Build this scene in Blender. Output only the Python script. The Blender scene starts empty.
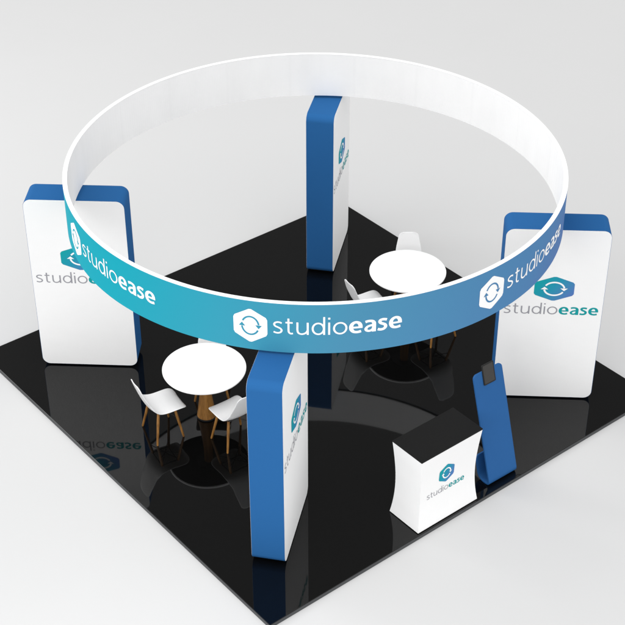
import bpy, math, random
from mathutils import Vector, Matrix
random.seed(4)
scene = bpy.context.scene
C = scene.collection
PI = math.pi

# ------------------------------------------------------------------ helpers
def lin(r, g, b):
    f = lambda c: (c/255/12.92) if c/255 <= .04045 else ((c/255+.055)/1.055)**2.4
    return (f(r), f(g), f(b), 1)

def link(name, verts, faces, mat, parent=None, smooth=False, auto=None):
    me = bpy.data.meshes.new(name)
    me.from_pydata([tuple(v) for v in verts], [], faces)
    me.validate()
    if smooth:
        me.polygons.foreach_set('use_smooth', [True]*len(me.polygons))
    if auto:
        me.polygons.foreach_set('use_smooth', [True]*len(me.polygons))
        me.set_sharp_from_angle(angle=math.radians(auto))
    o = bpy.data.objects.new(name, me)
    C.objects.link(o)
    if mat: me.materials.append(mat)
    if parent: o.parent = parent
    return o

def fix_normals(o):
    import bmesh
    bm = bmesh.new(); bm.from_mesh(o.data)
    bmesh.ops.recalc_face_normals(bm, faces=bm.faces)
    bm.to_mesh(o.data); bm.free()

def bevel(o, w, seg=2):
    m = o.modifiers.new('bevel', 'BEVEL'); m.width = w; m.segments = seg
    m.limit_method = 'ANGLE'; m.angle_limit = math.radians(40)
    return o

def thing(name, label, cat, loc=(0, 0, 0), rz=0, group=None):
    o = bpy.data.objects.new(name, None); C.objects.link(o)
    o.location = loc; o.rotation_euler = (0, 0, rz); o.empty_display_size = .1
    o['label'] = label; o['category'] = cat
    if group: o['group'] = group
    return o

def copy_tree(o, parent=None):
    c = o.copy(); C.objects.link(c)
    if parent: c.parent = parent
    for ch in list(o.children): copy_tree(ch, c)
    return c

def revolve(name, prof, mat, parent, n=64, auto=40):
    """lathe of (r, z) profile; closed at ends where r == 0 is not given by caps"""
    v, f = [], []
    m = len(prof)
    for i in range(n):
        a = 2*PI*i/n
        for r, z in prof: v.append((r*math.cos(a), r*math.sin(a), z))
    for i in range(n):
        j = (i+1) % n
        for k in range(m-1): f.append((i*m+k, j*m+k, j*m+k+1, i*m+k+1))
    f.append([i*m for i in range(n)][::-1]); f.append([i*m+m-1 for i in range(n)])
    return link(name, v, f, mat, parent, auto=auto)

# ------------------------------------------------------------------ materials
def nodes(name):
    m = bpy.data.materials.new(name); m.use_nodes = True
    nt = m.node_tree
    return m, nt, nt.nodes['Principled BSDF']

def plain(name, col, rough=.5, spec=.5, ior=1.45, noise=0, nscale=30, bump=0, bscale=200):
    m, nt, b = nodes(name)
    b.inputs['Base Color'].default_value = col
    b.inputs['Roughness'].default_value = rough
    b.inputs['IOR'].default_value = ior
    b.inputs['Specular IOR Level'].default_value = spec
    tc = nt.nodes.new('ShaderNodeTexCoord')
    if noise:
        n = nt.nodes.new('ShaderNodeTexNoise'); n.inputs['Scale'].default_value = nscale; n.inputs['Detail'].default_value = 4
        nt.links.new(tc.outputs['Object'], n.inputs['Vector'])
        mx = nt.nodes.new('ShaderNodeMix'); mx.data_type = 'RGBA'
        mx.inputs[6].default_value = tuple(c*(1-noise) for c in col[:3])+(1,)
        mx.inputs[7].default_value = tuple(min(1, c*(1+noise)) for c in col[:3])+(1,)
        nt.links.new(n.outputs['Fac'], mx.inputs[0]); nt.links.new(mx.outputs[2], b.inputs['Base Color'])
    if bump:
        n2 = nt.nodes.new('ShaderNodeTexNoise'); n2.inputs['Scale'].default_value = bscale; n2.inputs['Detail'].default_value = 3
        nt.links.new(tc.outputs['Object'], n2.inputs['Vector'])
        bp = nt.nodes.new('ShaderNodeBump'); bp.inputs['Strength'].default_value = bump; bp.inputs['Distance'].default_value = .004
        nt.links.new(n2.outputs['Fac'], bp.inputs['Height']); nt.links.new(bp.outputs['Normal'], b.inputs['Normal'])
    return m

def fabric(name, col, weave=.35, spec=.25, rough=.85):
    """woven stretch fabric: crossed fine waves, with slow tension unevenness"""
    m, nt, b = nodes(name)
    b.inputs['Roughness'].default_value = rough
    b.inputs['Specular IOR Level'].default_value = spec
    tc = nt.nodes.new('ShaderNodeTexCoord')
    waves = []
    for d in ('X', 'Z'):
        w = nt.nodes.new('ShaderNodeTexWave'); w.wave_type = 'BANDS'; w.bands_direction = d
        w.inputs['Scale'].default_value = 16; w.inputs['Distortion'].default_value = 1.5
        w.inputs['Detail'].default_value = 2; w.inputs['Detail Scale'].default_value = 3
        nt.links.new(tc.outputs['Object'], w.inputs['Vector']); waves.append(w)
    ad = nt.nodes.new('ShaderNodeMath'); ad.operation = 'ADD'
    nt.links.new(waves[0].outputs['Fac'], ad.inputs[0]); nt.links.new(waves[1].outputs['Fac'], ad.inputs[1])
    n = nt.nodes.new('ShaderNodeTexNoise'); n.inputs['Scale'].default_value = 3; n.inputs['Detail'].default_value = 3
    nt.links.new(tc.outputs['Object'], n.inputs['Vector'])
    mul = nt.nodes.new('ShaderNodeMath'); mul.operation = 'MULTIPLY_ADD'; mul.inputs[1].default_value = .35
    nt.links.new(ad.outputs[0], mul.inputs[0]); nt.links.new(n.outputs['Fac'], mul.inputs[2])
    mx = nt.nodes.new('ShaderNodeMix'); mx.data_type = 'RGBA'
    mx.inputs[6].default_value = tuple(c*.965 for c in col[:3])+(1,); mx.inputs[7].default_value = col
    nt.links.new(mul.outputs[0], mx.inputs[0]); nt.links.new(mx.outputs[2], b.inputs['Base Color'])
    bp = nt.nodes.new('ShaderNodeBump'); bp.inputs['Strength'].default_value = weave; bp.inputs['Distance'].default_value = .0015
    nt.links.new(mul.outputs[0], bp.inputs['Height']); nt.links.new(bp.outputs['Normal'], b.inputs['Normal'])
    return m

def gradient(name, stops, axis='obj', lo=0, hi=1, tilt=0, rough=.7):
    m, nt, b = nodes(name)
    b.inputs['Roughness'].default_value = rough; b.inputs['Specular IOR Level'].default_value = .08
    tc = nt.nodes.new('ShaderNodeTexCoord')
    sp = nt.nodes.new('ShaderNodeSeparateXYZ')
    nt.links.new(tc.outputs['Object' if axis == 'obj' else 'Generated'], sp.inputs[0])
    t = nt.nodes.new('ShaderNodeMath'); t.operation = 'MULTIPLY_ADD'; t.inputs[1].default_value = -tilt
    nt.links.new(sp.outputs['Z'], t.inputs[0]); nt.links.new(sp.outputs['X'], t.inputs[2])
    mr = nt.nodes.new('ShaderNodeMapRange'); mr.inputs['From Min'].default_value = lo; mr.inputs['From Max'].default_value = hi
    nt.links.new(t.outputs[0], mr.inputs['Value'])
    cr = nt.nodes.new('ShaderNodeValToRGB')
    els = cr.color_ramp.elements
    els[0].position, els[0].color = stops[0]; els[1].position, els[1].color = stops[-1]
    for p, c in stops[1:-1]:
        e = els.new(p); e.color = c
    nt.links.new(mr.outputs['Result'], cr.inputs['Fac']); nt.links.new(cr.outputs['Color'], b.inputs['Base Color'])
    return m

def wood(name):
    m, nt, b = nodes(name)
    b.inputs['Roughness'].default_value = .45
    tc = nt.nodes.new('ShaderNodeTexCoord')
    mp = nt.nodes.new('ShaderNodeMapping'); mp.inputs['Scale'].default_value = (38, 38, 2.2)
    nt.links.new(tc.outputs['Object'], mp.inputs['Vector'])
    n = nt.nodes.new('ShaderNodeTexNoise'); n.inputs['Scale'].default_value = 1; n.inputs['Detail'].default_value = 6
    n.inputs['Distortion'].default_value = .7
    nt.links.new(mp.outputs[0], n.inputs['Vector'])
    cr = nt.nodes.new('ShaderNodeValToRGB'); e = cr.color_ramp.elements
    e[0].position, e[0].color = .3, WOOD_A; e[1].position, e[1].color = .72, WOOD_B
    nt.links.new(n.outputs['Fac'], cr.inputs['Fac']); nt.links.new(cr.outputs['Color'], b.inputs['Base Color'])
    return m

WOOD_A = (.15, .062, .011, 1); WOOD_B = (.36, .17, .038, 1)
M = {}
M['ground'] = plain('ground_white', (.545, .545, .545, 1), rough=.9, spec=.1, noise=.012, nscale=.6)
m, nt, b = nodes('gloss_black'); M['gloss'] = m
b.inputs['Base Color'].default_value = (.0022, .0022, .0022, 1)
b.inputs['Roughness'].default_value = .025; b.inputs['IOR'].default_value = 1.41
n = nt.nodes.new('ShaderNodeTexNoise'); n.inputs['Scale'].default_value = 5; n.inputs['Detail'].default_value = 4
tc = nt.nodes.new('ShaderNodeTexCoord'); nt.links.new(tc.outputs['Object'], n.inputs['Vector'])
mr = nt.nodes.new('ShaderNodeMapRange'); mr.inputs['To Min'].default_value = .015; mr.inputs['To Max'].default_value = .04
nt.links.new(n.outputs['Fac'], mr.inputs['Value']); nt.links.new(mr.outputs['Result'], b.inputs['Roughness'])
M['white_fabric'] = fabric('white_fabric', (.86, .86, .86, 1))
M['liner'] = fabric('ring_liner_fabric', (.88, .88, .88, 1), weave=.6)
# vertical streaks painting ripple shading into the colour as uneven tone, and stitched seams of the liner cloth, laid out along its circumference
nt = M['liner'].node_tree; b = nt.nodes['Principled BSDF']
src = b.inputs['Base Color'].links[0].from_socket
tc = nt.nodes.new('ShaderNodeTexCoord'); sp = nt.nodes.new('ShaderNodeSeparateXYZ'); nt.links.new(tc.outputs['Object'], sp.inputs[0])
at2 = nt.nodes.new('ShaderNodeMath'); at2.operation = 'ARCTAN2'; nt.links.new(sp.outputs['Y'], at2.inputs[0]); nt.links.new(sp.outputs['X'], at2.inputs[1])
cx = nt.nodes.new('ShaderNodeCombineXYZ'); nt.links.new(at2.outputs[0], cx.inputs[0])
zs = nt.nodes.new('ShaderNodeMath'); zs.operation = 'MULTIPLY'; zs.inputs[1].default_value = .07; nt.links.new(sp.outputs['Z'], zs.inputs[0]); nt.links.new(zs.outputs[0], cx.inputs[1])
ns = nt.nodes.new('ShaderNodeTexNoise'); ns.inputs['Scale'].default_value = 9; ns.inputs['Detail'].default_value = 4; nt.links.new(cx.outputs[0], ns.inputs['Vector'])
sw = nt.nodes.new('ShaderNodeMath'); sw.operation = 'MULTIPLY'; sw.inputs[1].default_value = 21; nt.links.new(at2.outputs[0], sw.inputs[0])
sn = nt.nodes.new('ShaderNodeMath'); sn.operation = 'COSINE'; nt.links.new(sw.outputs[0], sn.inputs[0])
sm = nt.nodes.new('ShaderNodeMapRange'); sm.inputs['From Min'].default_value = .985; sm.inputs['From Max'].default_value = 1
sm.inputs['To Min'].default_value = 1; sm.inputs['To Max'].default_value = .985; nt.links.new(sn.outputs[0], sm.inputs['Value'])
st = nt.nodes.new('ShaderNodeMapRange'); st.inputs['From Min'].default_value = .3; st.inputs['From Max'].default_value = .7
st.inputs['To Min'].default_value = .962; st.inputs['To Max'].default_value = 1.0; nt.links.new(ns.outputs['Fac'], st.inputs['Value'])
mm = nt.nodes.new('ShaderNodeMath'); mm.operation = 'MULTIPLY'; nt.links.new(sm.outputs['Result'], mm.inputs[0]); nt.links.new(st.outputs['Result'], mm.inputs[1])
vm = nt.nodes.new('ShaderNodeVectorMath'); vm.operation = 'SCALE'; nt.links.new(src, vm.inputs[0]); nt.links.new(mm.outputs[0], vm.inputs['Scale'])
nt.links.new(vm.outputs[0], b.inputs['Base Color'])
M['blue_fabric'] = fabric('blue_fabric', (.020, .110, .298, 1), weave=.3, spec=.08)
M['kiosk_blue'] = plain('kiosk_blue', (.020, .098, .275, 1), rough=.6, spec=.12, noise=.03, nscale=8)
M['rim'] = plain('ring_rim_white', (.9, .9, .9, 1), rough=.5)
M['plastic'] = plain('white_shell_plastic', (.84, .84, .84, 1), rough=.38, noise=.01, nscale=10)
M['laminate'] = plain('white_laminate', (.92, .92, .92, 1), rough=.4, noise=.008, nscale=6)
M['wood'] = wood('oak_wood')
M['black'] = plain('matt_black', (.012, .012, .012, 1), rough=.6, spec=.3, noise=.1, nscale=40)
M['counter_black'] = plain('counter_black', (.0075, .0075, .0075, 1), rough=.55, spec=.18, noise=.06, nscale=20)
M['edge'] = plain('edge_trim_grey', (.05, .052, .055, 1), rough=.5, noise=.08, nscale=12)
M['metal'] = plain('dark_metal', (.02, .02, .02, 1), rough=.4, noise=.1, nscale=60)
M['screen'] = plain('tablet_screen', (.035, .033, .031, 1), rough=.3, spec=.4)
M['grey_ink'] = plain('grey_ink', lin(150, 150, 156), rough=.8, spec=.2, noise=.02)
M['teal_ink'] = plain('teal_ink', (.006, .30, .315, 1), rough=.8, spec=.2, noise=.02)
M['white_ink'] = plain('white_ink', (.88, .88, .88, 1), rough=.7, spec=.2, noise=.005)
M['banner'] = gradient('ring_gradient_fabric', [(0, (.006, .33, .42, 1)), (.44, (.062, .232, .37, 1)), (.76, (.076, .205, .41, 1)), (.91, (.098, .140, .40, 1)), (1, (.115, .115, .385, 1))],
                       lo=-2.88, hi=2.95, tilt=.35)
M['hex'] = gradient('emblem_gradient', [(0, (.006, .33, .34, 1)), (.45, (.02, .27, .40, 1)), (1, (.09, .17, .46, 1))], axis='gen', lo=-.45, hi=.85, tilt=.6)

# ------------------------------------------------------------------ logo artwork
def arc(cx, cy, rx, ry, a0, a1, n=28):
    return [(cx+rx*math.cos(math.radians(a0+(a1-a0)*i/n)), cy+ry*math.sin(math.radians(a0+(a1-a0)*i/n))) for i in range(n+1)]

def smooth(pts, n=7):
    out = []
    P = [pts[0]]+list(pts)+[pts[-1]]
    for i in range(1, len(P)-2):
        p0, p1, p2, p3 = P[i-1:i+3]
        for k in range(n):
            t = k/n
            out.append(tuple(.5*(2*p1[d]+(p2[d]-p0[d])*t+(2*p0[d]-5*p1[d]+4*p2[d]-p3[d])*t*t+(3*p1[d]-p0[d]-3*p2[d]+p3[d])*t**3) for d in (0, 1)))
    out.append(pts[-1])
    return out

def line(a, b, n=8):
    return [(a[0]+(b[0]-a[0])*i/n, a[1]+(b[1]-a[1])*i/n) for i in range(n+1)]

# stroke weights as (vertical stem, horizontal hairline), in x-heights
LW, BW = (.145, .125), (.30, .195)
XS = 1.29                                    # natural letter width
GL = {
 's': (.56, [(smooth([(.51, .87), (.40, .93), (.27, .94), (.13, .87), (.08, .74), (.14, .61), (.29, .52), (.44, .42), (.50, .28), (.44, .13), (.31, .06), (.17, .07), (.04, .13)]), LW)]),
 't': (.45, [(smooth([(.17, 1.28), (.17, 1.0), (.17, .6), (.17, .3), (.20, .14), (.29, .06), (.42, .075)]), LW), (line((.0, .945), (.41, .945)), LW)]),
 'u': (.70, [(smooth([(.06, 1.0), (.06, .7), (.06, .36), (.11, .15), (.25, .055), (.41, .075), (.55, .18), (.63, .35)]), LW), (line((.64, 1.0), (.64, 0)), LW)]),
 'd': (.76, [(arc(.37, .5, .315, .445, 0, 360, 44), LW), (line((.70, 1.46), (.70, 0), 12), LW)]),
 'i': (.12, [(line((.06, 1.0), (.06, 0)), LW), (line((.06, 1.25), (.06, 1.40), 2), (.16, .16))]),
 'o': (.80, [(arc(.40, .5, .35, .445, 0, 360, 48), LW)]),
 'e': (.78, [(smooth([(.655, .40), (.655, .53), (.63, .69), (.545, .84), (.40, .905), (.255, .85), (.15, .70), (.115, .5), (.15, .30), (.26, .145), (.42, .092), (.56, .105), (.69, .15)], 9), BW), (line((.13, .475), (.70, .475)), (.15, .15))]),
 'a': (.72, [(smooth([(.09, .845), (.20, .89), (.34, .905), (.48, .87), (.565, .77), (.59, .62), (.59, .3), (.59, .0)], 9), BW),
             (smooth([(.59, .545), (.40, .53), (.22, .45), (.125, .29), (.17, .15), (.31, .092), (.46, .15), (.57, .30)], 9), (.23, .165))]),
 'S': (.62, [(smooth([(.555, .845), (.43, .89), (.30, .905), (.18, .855), (.145, .73), (.22, .61), (.35, .53), (.46, .43), (.485, .28), (.40, .14), (.26, .092), (.14, .105), (.03, .155)], 9), (.25, .20))]),
}

def word(chars, x, gap):
    out = []
    for c in chars:
        w, st = GL[c]
        for k, (pts, lw) in enumerate(st):
            out.append(([(x+p[0]*XS, p[1]) for p in pts], lw, k))
        x += w*XS+gap
    return out, x-gap
STUDIO, XE = word('studio', 0, .21)
EASE, XT = word('eaSe', XE+.13, .08)

def strip_geo(strokes, place):
    """strokes -> thin raised strips; place(u, v, layer) -> point"""
    V, F = [], []
    for pts, lw, k in strokes:
        closed = math.hypot(pts[0][0]-pts[-1][0], pts[0][1]-pts[-1][1]) < 1e-6
        n = len(pts); b0 = len(V)
        for i, p in enumerate(pts):
            a = pts[i-1] if i else (pts[-2] if closed else p)
            c = pts[i+1] if i < n-1 else (pts[1] if closed else p)
            dx, dy = c[0]-a[0], c[1]-a[1]; L = math.hypot(dx, dy) or 1
            w = lw if isinstance(lw, float) else (lw[0]*dy*dy+lw[1]*dx*dx)/(L*L)
            nx, ny = -dy/L*w/2, dx/L*w/2
            V.append(place(p[0]+nx, p[1]+ny, k)); V.append(place(p[0]-nx, p[1]-ny, k))
        for i in range(n-1):
            q = b0+2*i; F.append((q, q+1, q+3, q+2))
    return V, F

def hexagon(w, h, r=.12, n=26):
    """rounded pointy-top hexagon as columns (u, vmin, vmax)"""
    cols = []
    for i in range(n+1):
        u = -w/2+w*i/n
        t = abs(u)/(w/2)
        v = h/2-(h/4)*t
        v = min(v, h/2*(.965-.10*t*t) if t < .3 else v)
        if t > .93: v -= h*.05*((t-.93)/.07)**2
        cols.append((u, -v, v))
    return cols

def hex_geo(cols, place, rows=6):
    V, F = [], []
    for u, a, b in cols:
        for j in range(rows+1): V.append(place(u, a+(b-a)*j/rows, 0))
    m = rows+1
    for i in range(len(cols)-1):
        for j in range(rows): F.append((i*m+j, (i+1)*m+j, (i+1)*m+j+1, i*m+j+1))
    return V, F

def arrows(w, h, lw):
    """two arcs chasing each other, each with a barbed head, in hexagon half-size units"""
    st, tri = [], []
    for s in (0, 180):
        st.append((arc(0, 0, .50, .52, 152+s, 8+s, 26), lw, 1))
        a = math.radians(-2+s)
        cx, cy = .50*math.cos(a), .52*math.sin(a)
        sg = 1 if s == 0 else -1
        tri.append([(cx-.20*sg, cy+.07*sg), (cx+.18*sg, cy+.07*sg), (cx-.01*sg, cy-.14*sg)])
    st = [([(p[0]*w/2, p[1]*h/2) for p in pts], lw*h, k) for pts, lw, k in st]
    tri = [[(p[0]*w/2, p[1]*h/2) for p in t] for t in tri]
    return st, tri

def logo(parent, place, hw, hh, hc, tx, ty, xh, tw, hexm, arrowm, sm, em, alw=.06):
    """emblem (hexagon + arrows) and lettering as pieces of the parent panel; place(u, v, layer)"""
    V, F = hex_geo(hexagon(hw, hh), lambda u, v, k: place(hc[0]+u, hc[1]+v, 0))
    e = link('emblem', V, F, hexm, parent)
    st, tri = arrows(hw, hh, alw)
    V, F = strip_geo(st, lambda u, v, k: place(hc[0]+u, hc[1]+v, 3+k))
    for t in tri:
        q = len(V)
        V += [place(hc[0]+p[0], hc[1]+p[1], 6) for p in t]; F.append((q, q+1, q+2))
    e2 = link('emblem_arrows', V, F, arrowm, parent)
    sx = tw/XT
    for nm, ws, mt in (('thin_lettering', STUDIO, sm), ('bold_lettering', EASE, em)):
        V, F = strip_geo(ws, lambda u, v, k: place(tx+u*sx, ty+v*xh, k))
        link(nm, V, F, mt, parent)

# ------------------------------------------------------------------ setting
GZ = -.05
g = link('ground', [(-150, -150, GZ), (150, -150, GZ), (150, 150, GZ), (-150, 150, GZ)], [(0, 1, 2, 3)], M['ground'])
g['kind'] = 'structure'

def boxgeo(x0, x1, y0, y1, z0, z1):
    v = [(x, y, z) for z in (z0, z1) for x, y in ((x0, y0), (x1, y0), (x1, y1), (x0, y1))]
    f = [(3, 2, 1, 0), (4, 5, 6, 7), (0, 1, 5, 4), (1, 2, 6, 5), (2, 3, 7, 6), (3, 0, 4, 7)]
    return v, f
FA, FB, PHI = 3.0138, 3.0269, .7919
v, f = boxgeo(-FA, FA, -FB, FB, GZ, 0)
pf = bevel(link('platform', v, f, M['gloss']), .004, 2)
pf.rotation_euler = (0, 0, PHI)
V, F = [], []
for x0, x1, y0, y1 in ((-FA-.0018, FA+.0018, -FB-.0018, -FB+.001), (-FA-.0018, FA+.0018, FB-.001, FB+.0018), (-FA-.0018, -FA+.001, -FB+.0012, FB-.0012), (FA-.001, FA+.0018, -FB+.0012, FB-.0012)):
    v, f = boxgeo(x0, x1, y0, y1, GZ+.001, -.0045)
    q = len(V); V += v; F += [tuple(i+q for i in t) for t in f]
link('edge_trim', V, F, M['edge'], pf)
pf['label'] = 'thin square glossy black platform carrying the whole exhibition stand'; pf['category'] = 'platform'

# ------------------------------------------------------------------ display towers
TW, TT, TH, TR, Z0 = 1.216, .3695, 2.45, .10, .018
def round_rect(w, z0, z1, r, n=8):
    p = []
    for cx, cz, a0 in ((w/2-r, z0+r, -90), (w/2-r, z1-r, 0), (-w/2+r, z1-r, 90), (-w/2+r, z0+r, 180)):
        for i in range(n+1):
            a = math.radians(a0+90*i/n); p.append((cx+r*math.cos(a), cz+r*math.sin(a)))
    return p
def slab(name, outline, y0, y1, mat, parent, auto=35):
    n = len(outline)
    v = [(x, y0, z) for x, z in outline]+[(x, y1, z) for x, z in outline]
    f = [list(range(n)), list(range(2*n-1, n-1, -1))]
    f += [(i, i+n, (i+1) % n+n, (i+1) % n) for i in range(n)]
    o = link(name, v, f, mat, parent, auto=auto); fix_normals(o)
    return o

def make_tower():
    t = thing('display_tower', '', 'display tower', group='tall rounded display towers')
    out = round_rect(TW, Z0, TH, TR)
    PT = .0016
    slab('blue_frame', out, -TT/2+.002, TT/2-.002, M['blue_fabric'], t)
    for s in (-1, 1):
        pn = slab('fabric_panel', round_rect(TW-.006, Z0+.003, TH-.003, TR-.003), s*(TT/2-PT), s*TT/2, M['white_fabric'], t)
        place = lambda u, v, k, s=s: (-s*u if s > 0 else u, s*(TT/2+.0015+.0004*k), v)
        logo(pn, place, .47, .35, (.012, 1.635), -.56, 1.268, .112, 1.12, M['hex'], M['white_ink'], M['grey_ink'], M['teal_ink'])
    v, f = boxgeo(-TW/2+.09, TW/2-.09, -TT/2+.03, TT/2-.03, 0, Z0-.001)
    link('plinth', v, f, M['black'], t)
    return t
tower = make_tower()
spots = [((-2.8332, .060), .059, 'white and blue display tower behind the teal left end of the ring banner'),
         ((2.8736, .0147), .0576, 'white and blue display tower behind the slim blue tablet kiosk'),
         ((-.0389, -2.7849), PI/2-.0948, 'nearest display tower, narrow blue end foremost, between round table and white counter'),
         ((-.0829, 2.8906), PI/2-.0892, 'farthest display tower, blue narrow end, its head under the far white side of the ring')]
towers = [tower]+[copy_tree(tower) for _ in spots[1:]]
for t, ((x, y), rz, lab) in zip(towers, spots):
    t.location = (x, y, 0); t.rotation_euler = (0, 0, rz); t['label'] = lab

# ------------------------------------------------------------------ ring banner
RR, RZ0, RZ1, RT = 2.876, 2.480, 3.080, .05
ring = thing('ring_banner', 'large circular fabric ring banner, white inside, blue gradient outside, over the four towers', 'ring banner', (.0486, .0061, 0))
def tube_ring(name, r0, r1, z0, z1, mat, n=256, wob=0):
    v, f = [], []
    for i in range(n):
        a = 2*PI*i/n
        c, s = math.cos(a), math.sin(a)
        d = wob*abs(math.sin(a*17+.12*math.sin(3*a)))*(.55+.45*math.sin(5*a+1)) if wob else 0
        for r, z in ((r0+d, z0), (r1, z0), (r1, z1), (r0+d, z1)): v.append((r*c, r*s, z))
    for i in range(n):
        j = (i+1) % n
        for k in range(4):
            l = (k+1) % 4; f.append((i*4+k, i*4+l, j*4+l, j*4+k))
    o = link(name, v, f, mat, ring, auto=30); fix_normals(o)
    return o
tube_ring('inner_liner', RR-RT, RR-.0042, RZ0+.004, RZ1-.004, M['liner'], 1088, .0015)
tube_ring('top_rim', RR-RT-.001, RR+.0004, RZ1-.0035, RZ1, M['rim'])
tube_ring('bottom_trim', RR-RT+.010, RR-.0045, RZ0, RZ0+.0035, M['black'])
banner = tube_ring('outer_banner', RR-.004, RR, RZ0, RZ1-.004, M['banner'])
def ring_place(deg):
    a0 = math.radians(deg)
    def place(u, v, k):
        a = a0+u/RR; r = RR+.0015+.0004*k
        return (r*math.cos(a), r*math.sin(a), v)
    return place
step = (360-105.3)/5
for deg in [-149.6, -97.0, -44.3]+[-44.3+step*k for k in range(1, 5)]:
    logo(banner, ring_place(deg), .352, .418, (0, 2.776), .232, 2.712, .150, 1.315, M['white_ink'], M['banner'], M['white_ink'], M['white_ink'], .045)

# ------------------------------------------------------------------ tables
def make_table():
    t = thing('round_table', '', 'table', group='round white tables')
    R, th = .502, .026
    prof = [(R-.012, .74-th), (R-.003, .74-th+.004), (R, .74-th+.011), (R, .74-.006), (R-.002, .7385), (R-.006, .74)]
    revolve('tabletop', prof, M['laminate'], t, 128)
    cone = [(.1135, .020), (.117, .026)]+[(.117-.060*(1-(1-min(1, z/.56))**1.5)**.95, .026+z) for z in [.68*i/16 for i in range(1, 17)]]
    revolve('pedestal', cone, M['wood'], t, 64)
    revolve('foot_plate', [(.118, .0005), (.12, .004), (.12, .016), (.115, .0195)], M['black'], t, 64)
    revolve('underside', [(R-.0145, .74-th-.003), (R-.0128, .74-th-.0003)], M['black'], t, 128)
    revolve('top_plate', [(.16, .7035), (.16, .7108)], M['metal'], t, 48)
    return t
TABLES = [((-1.18, -.965), 'round white table with wooden cone pedestal beside the nearest tower'),
          ((1.117, 1.385), 'round white table farther back, half hidden by the front of the ring banner')]
tb = make_table(); tabs = [tb, copy_tree(tb)]
for t, ((x, y), lab) in zip(tabs, TABLES):
    t.location = (x, y, 0); t['label'] = lab

# ------------------------------------------------------------------ chairs
def make_chair():
    """shell chair on four dowel legs; faces local +y, origin between the feet"""
    t = thing('shell_chair', '', 'chair', group='white shell chairs round the tables')
    prof = smooth([(.245, .392), (.226, .414), (.18, .428), (.09, .428), (0, .424), (-.08, .428), (-.15, .450), (-.198, .502), (-.232, .58), (-.268, .69), (-.303, .80), (-.318, .852)], 4)
    # arclength
    S = [0]
    for a, b in zip(prof, prof[1:]): S.append(S[-1]+math.dist(a, b))
    L = S[-1]
    keys = [(0, .212), (.16, .22), (.42, .22), (.52, .206), (.66, .175), (1, .134)]
    def hw(s):
        t_ = s/L
        for (a, wa), (b, wb) in zip(keys, keys[1:]):
            if t_ <= b:
                k = (t_-a)/(b-a); k = k*k*(3-2*k); w = wa+(wb-wa)*k; break
        for d, r in ((s, .076), (L-s, .065)):
            if d < r: w = w-r+math.sqrt(max(0, r*r-(r-d)**2))
        return w
    V, F = [], []
    ss = []
    N = 44
    for i in range(N+1):
        x = i/N
        ss.append(L*(x-.055*math.sin(2*PI*x)/1.0))
    nu = 18
    def at(s):
        for i in range(len(S)-1):
            if s <= S[i+1]+1e-9:
                k = (s-S[i])/(S[i+1]-S[i]); a, b = prof[i], prof[i+1]
                tx, tz = b[0]-a[0], b[1]-a[1]; l = math.hypot(tx, tz)
                return a[0]+tx*k, a[1]+tz*k, tx/l, tz/l
        return prof[-1]+(0, 1)
    for s in ss:
        y, z, ty, tz = at(s)
        w = hw(s); q = s/L
        ny, nz = tz, -ty                      # towards the sitter: up on the seat, forward on the back
        if nz < 0 and q < .4: ny, nz = -ny, -nz
        ny, nz = (abs(tz), abs(ty))
        cup = .008+.022*math.exp(-((q-.56)/.16)**2)
        for j in range(nu+1):
            u = -1+2*j/nu
            d = cup*abs(u)**2.4
            V.append((u*w, y+ny*d, z+nz*d))
    m = nu+1
    for i in range(N):
        for j in range(nu): F.append((i*m+j, i*m+j+1, (i+1)*m+j+1, (i+1)*m+j))
    sh = link('seat_shell', V, F, M['plastic'], t, smooth=True); fix_normals(sh)
    so = sh.modifiers.new('thick', 'SOLIDIFY'); so.thickness = .009; so.offset = 0
    ss_ = sh.modifiers.new('sub', 'SUBSURF'); ss_.levels = 1; ss_.render_levels = 1
    # legs
    for sx in (-1, 1):
        for sy in (-1, 1):
            a = Vector((sx*.135, sy*.105+.005, .402)); b = Vector((sx*.213, sy*.173, .0))
            d = (b-a).normalized(); p = d.orthogonal().normalized(); q = d.cross(p)
            V, F = [], []
            rs = [(0, .0165), (.3, .0175), (.97, .0125), (1.0, .0105)]
            n = 14
            for k, r in rs:
                c = a.lerp(b, k)
                for i in range(n):
                    an = 2*PI*i/n; V.append(c+p*r*math.cos(an)+q*r*math.sin(an))
            for k in range(len(rs)-1):
                for i in range(n): F.append((k*n+i, k*n+(i+1) % n, (k+1)*n+(i+1) % n, (k+1)*n+i))
            F.append(list(range(n))[::-1]); F.append([3*n+i for i in range(n)])
            lg = link('leg', V, F, M['wood'], t, auto=40); fix_normals(lg)
    # metal spider under the seat
    V, F = [], []
    def bar(a, b, r):
        a, b = Vector(a), Vector(b); d = (b-a).normalized(); p = d.orthogonal().normalized(); q = d.cross(p)
        n = 8; o = len(V)
        for c in (a, b):
            for i in range(n):
                an = 2*PI*i/n; V.append(c+p*r*math.cos(an)+q*r*math.sin(an))
        for i in range(n): F.append((o+i, o+(i+1) % n, o+n+(i+1) % n, o+n+i))
        F.append([o+i for i in range(n)][::-1]); F.append([o+n+i for i in range(n)])
    for sx in (-1, 1):
        bar((sx*.14, -.11, .393), (sx*.14, .115, .393), .006)
        bar((sx*.165, -.13, .27), (-sx*.135, .11, .385), .004)
        bar((sx*.165, .135, .27), (-sx*.135, -.10, .378), .004)
    for sy in (-1, 1): bar((-.146, sy*.105, .40), (.146, sy*.105, .40), .006)
    sp = link('under_frame', V, F, M['metal'], t, smooth=True); fix_normals(sp)
    return t
chair = make_chair()
CH = [((-.474, -.345), 36), ((.40, -.395), 133), ((.0, .455), -84)]
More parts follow.
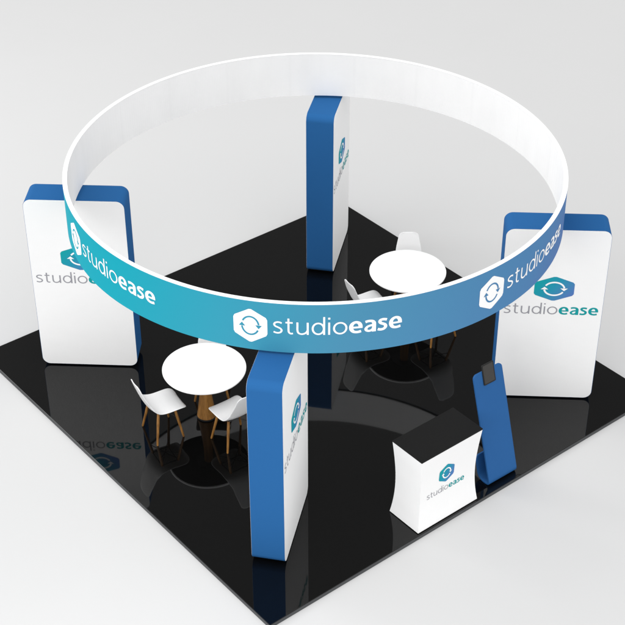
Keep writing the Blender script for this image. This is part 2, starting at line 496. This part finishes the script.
LAB = [['white shell chair seen from the side, left of the round table near the left tower',
        'white shell chair with its back against the nearest blue tower',
        'white shell chair almost hidden behind the nearer round tabletop, under the ring'],
       ['white shell chair left of the farther table, cut off by the ring banner',
        'white shell chair behind the ring front, only wooden feet showing left of the kiosk',
        'white shell chair at the back whose backrest rises behind the farther round tabletop']]
first = True
for ti, ((tx, ty), _) in enumerate(TABLES):
    for ci, ((dx, dy), ang) in enumerate(CH):
        c = chair if first else copy_tree(chair)
        first = False
        c.location = (tx+dx, ty+dy, 0); c.rotation_euler = (0, 0, math.radians(ang-90)); c['label'] = LAB[ti][ci]

# ------------------------------------------------------------------ counter
ct = thing('reception_counter', 'white waisted counter with matt black top in front of the tablet kiosk', 'counter', (1.64, -2.273, 0), .790)
CW, CD, CHT = .905, .4745, 1.045
def inset(z):
    t = min(1, max(0, (z-.02)/(CHT-.02)))
    return .036*math.sin(PI*t**.85)**1.0
V, F = [], []
NZ, NS = 28, 10
ringpts = []
for k in range(NZ+1):
    z = .012+(CHT-.018-.012)*k/NZ; i_ = inset(z)
    hx, hy = CW/2-i_, CD/2-i_
    for (x0, y0), (x1, y1) in (((-1, -1), (1, -1)), ((1, -1), (1, 1)), ((1, 1), (-1, 1)), ((-1, 1), (-1, -1))):
        for j in range(NS):
            q = j/NS; V.append(((x0+(x1-x0)*q)*hx, (y0+(y1-y0)*q)*hy, z))
n = NS*4
for k in range(NZ):
    for j in range(n): F.append((k*n+j, k*n+(j+1) % n, (k+1)*n+(j+1) % n, (k+1)*n+j))
F.append(list(range(n))[::-1]); F.append([NZ*n+j for j in range(n)])
wrap = link('fabric_wrap', V, F, M['white_fabric'], ct, auto=40); fix_normals(wrap)
v, f = boxgeo(-CW/2-.001, CW/2+.001, -CD/2-.001, CD/2+.001, CHT-.0175, CHT)
bevel(link('countertop', v, f, M['counter_black'], ct), .002, 2)
v, f = boxgeo(-CW/2+.03, CW/2-.03, -CD/2+.03, CD/2-.03, 0.0005, .0115)
link('plinth', v, f, M['black'], ct)
cplace = lambda u, v, k: (u, -CD/2+inset(v)-.0022-.0004*k, v)
logo(wrap, cplace, .225, .265, (-.035, .655), -.315, .402, .060, .565, M['hex'], M['white_ink'], M['grey_ink'], M['teal_ink'])

# ------------------------------------------------------------------ tablet kiosk
kk = thing('tablet_kiosk', 'slim blue leaning tablet stand with curled foot, right of the white counter', 'tablet stand', (2.422, -1.742, 0), math.radians(44.3))
kp = smooth([(.402, 1.365), (.324, 1.10), (.216, .735), (.108, .37), (.037, .13), (.018, .06), (.03, .024), (.07, .0125), (.135, .016), (.185, .05), (.212, .115), (.232, .20), (.247, .27), (.254, .305)], 6)
S = [0]
for a, b in zip(kp, kp[1:]): S.append(S[-1]+math.dist(a, b))
L = S[-1]; KW = .438
V, F = [], []; nu = 10
rows = []
for i, (y, z) in enumerate(kp): rows.append((S[i], y, z))
extra = []
for d in (.004, .012, .024, .04):
    a, b = kp[0], kp[1]; q = math.dist(a, kp[6])
    extra.append((d, kp[0][0]+(kp[6][0]-kp[0][0])*d/q, kp[0][1]+(kp[6][1]-kp[0][1])*d/q))
rows = sorted(rows[:1]+extra+rows[1:])
for s, y, z in rows:
    w = KW/2
    for d, r in ((s, .055), (L-s, .05)):
        if d < r: w = w-r+math.sqrt(max(0, r*r-(r-d)**2))
    for j in range(nu+1): V.append((-w+2*w*j/nu, y, z))
m = nu+1
for i in range(len(rows)-1):
    for j in range(nu): F.append((i*m+j, i*m+j+1, (i+1)*m+j+1, (i+1)*m+j))
pn = link('bent_panel', V, F, M['kiosk_blue'], kk, smooth=True); fix_normals(pn)
so = pn.modifiers.new('thick', 'SOLIDIFY'); so.thickness = .022; so.offset = 0
bevel(pn, .004, 2)
# tablet lies along the panel's upper end
d = Vector((0, kp[0][0]-kp[18][0], kp[0][1]-kp[18][1])).normalized()
nrm = Vector((0, -d.z, d.y))
top = Vector((0, kp[0][0], kp[0][1]))
def tablet_part(name, w, lo, hi, f0, f1, r, mat, parent):
    n = 5; out = []
    for cx, cl, a0 in ((w/2-r, lo+r, -90), (w/2-r, hi-r, 0), (-w/2+r, hi-r, 90), (-w/2+r, lo+r, 180)):
        for i in range(n+1):
            a = math.radians(a0+90*i/n); out.append((cx+r*math.cos(a), cl+r*math.sin(a)))
    k = len(out)
    V = [Vector((x, 0, 0))+top+d*l+nrm*f0 for x, l in out]+[Vector((x, 0, 0))+top+d*l+nrm*f1 for x, l in out]
    F = [list(range(k)), list(range(2*k-1, k-1, -1))]+[(i, i+k, (i+1) % k+k, (i+1) % k) for i in range(k)]
    o = link(name, V, F, mat, parent, auto=35); fix_normals(o)
    return o
tl = tablet_part('tablet', .178, -.172, .078,   .012, .022, .012, M['black'], kk)
tablet_part('screen', .150, -.158, .064,   .0222, .0230, .004, M['screen'], tl)

# ------------------------------------------------------------------ studio light
w = bpy.data.worlds.new('World'); scene.world = w; w.use_nodes = True
nt = w.node_tree; bg = nt.nodes['Background']
tc = nt.nodes.new('ShaderNodeTexCoord')
def lobe(direction, lo, hi, amp):
    dv = nt.nodes.new('ShaderNodeVectorMath'); dv.operation = 'DOT_PRODUCT'
    dv.inputs[1].default_value = Vector(direction).normalized()
    nt.links.new(tc.outputs['Generated'], dv.inputs[0])
    mr = nt.nodes.new('ShaderNodeMapRange'); mr.interpolation_type = 'SMOOTHSTEP'
    mr.inputs['From Min'].default_value = lo; mr.inputs['From Max'].default_value = hi
    mr.inputs['To Min'].default_value = 0; mr.inputs['To Max'].default_value = amp
    nt.links.new(dv.outputs['Value'], mr.inputs['Value'])
    return mr.outputs['Result']
acc = None
AMP = [1.3, .42, 1.25, .95, .215, 400, 370]
for args in [((0, -.3, 1), .60, 1, AMP[0]), ((-.15, -1, .5), .35, .98, AMP[1]), ((-1, -.05, .45), .4, .98, AMP[2]), ((1, -.2, .45), .4, .98, AMP[3])]:
    o = lobe(*args)
    if acc is None: acc = o
    else:
        a = nt.nodes.new('ShaderNodeMath'); a.operation = 'ADD'
        nt.links.new(acc, a.inputs[0]); nt.links.new(o, a.inputs[1]); acc = a.outputs[0]
a = nt.nodes.new('ShaderNodeMath'); a.operation = 'ADD'; a.inputs[1].default_value = AMP[4]
nt.links.new(acc, a.inputs[0])
bg.inputs['Color'].default_value = (1, 1, 1, 1)
nt.links.new(a.outputs[0], bg.inputs['Strength'])

def area(name, loc, target, size, power):
    l = bpy.data.lights.new(name, 'AREA'); l.shape = 'SQUARE'; l.size = size; l.energy = power
    o = bpy.data.objects.new(name, l); C.objects.link(o); o.location = loc
    o.rotation_euler = (Vector(target)-Vector(loc)).to_track_quat('-Z', 'Y').to_euler()
    return o
area('key_softbox', (-1.5, -11.5, 5.0), (-1.3, -10.2, 0), 5, AMP[5])

area('side_softbox', (-12, 4, 9), (1, -1, .5), 4, AMP[6])

# ------------------------------------------------------------------ camera
cam = bpy.data.cameras.new('camera'); co = bpy.data.objects.new('camera', cam); C.objects.link(co)
yaw, pit, roll, fpx = -.1093, -.6150, -.0013, 1482.5
fw = Vector((math.sin(yaw)*math.cos(pit), math.cos(yaw)*math.cos(pit), math.sin(pit)))
r = Vector((math.cos(yaw), -math.sin(yaw), 0)); u = r.cross(fw)
r2 = r*math.cos(roll)+u*math.sin(roll); u2 = -r*math.sin(roll)+u*math.cos(roll)
mat = Matrix((r2, u2, -fw)).transposed().to_4x4()
mat.translation = Vector((1.6393, -14.804, 11.4768))
co.matrix_world = mat
cam.sensor_width = 36; cam.lens = 36*fpx/625; cam.clip_end = 600; cam.clip_start = .1
scene.camera = co
scene.view_settings.view_transform = 'Standard'; scene.view_settings.look = 'None'
scene.view_settings.exposure = .06; scene.view_settings.gamma = 1
scene.cycles.max_bounces = 8
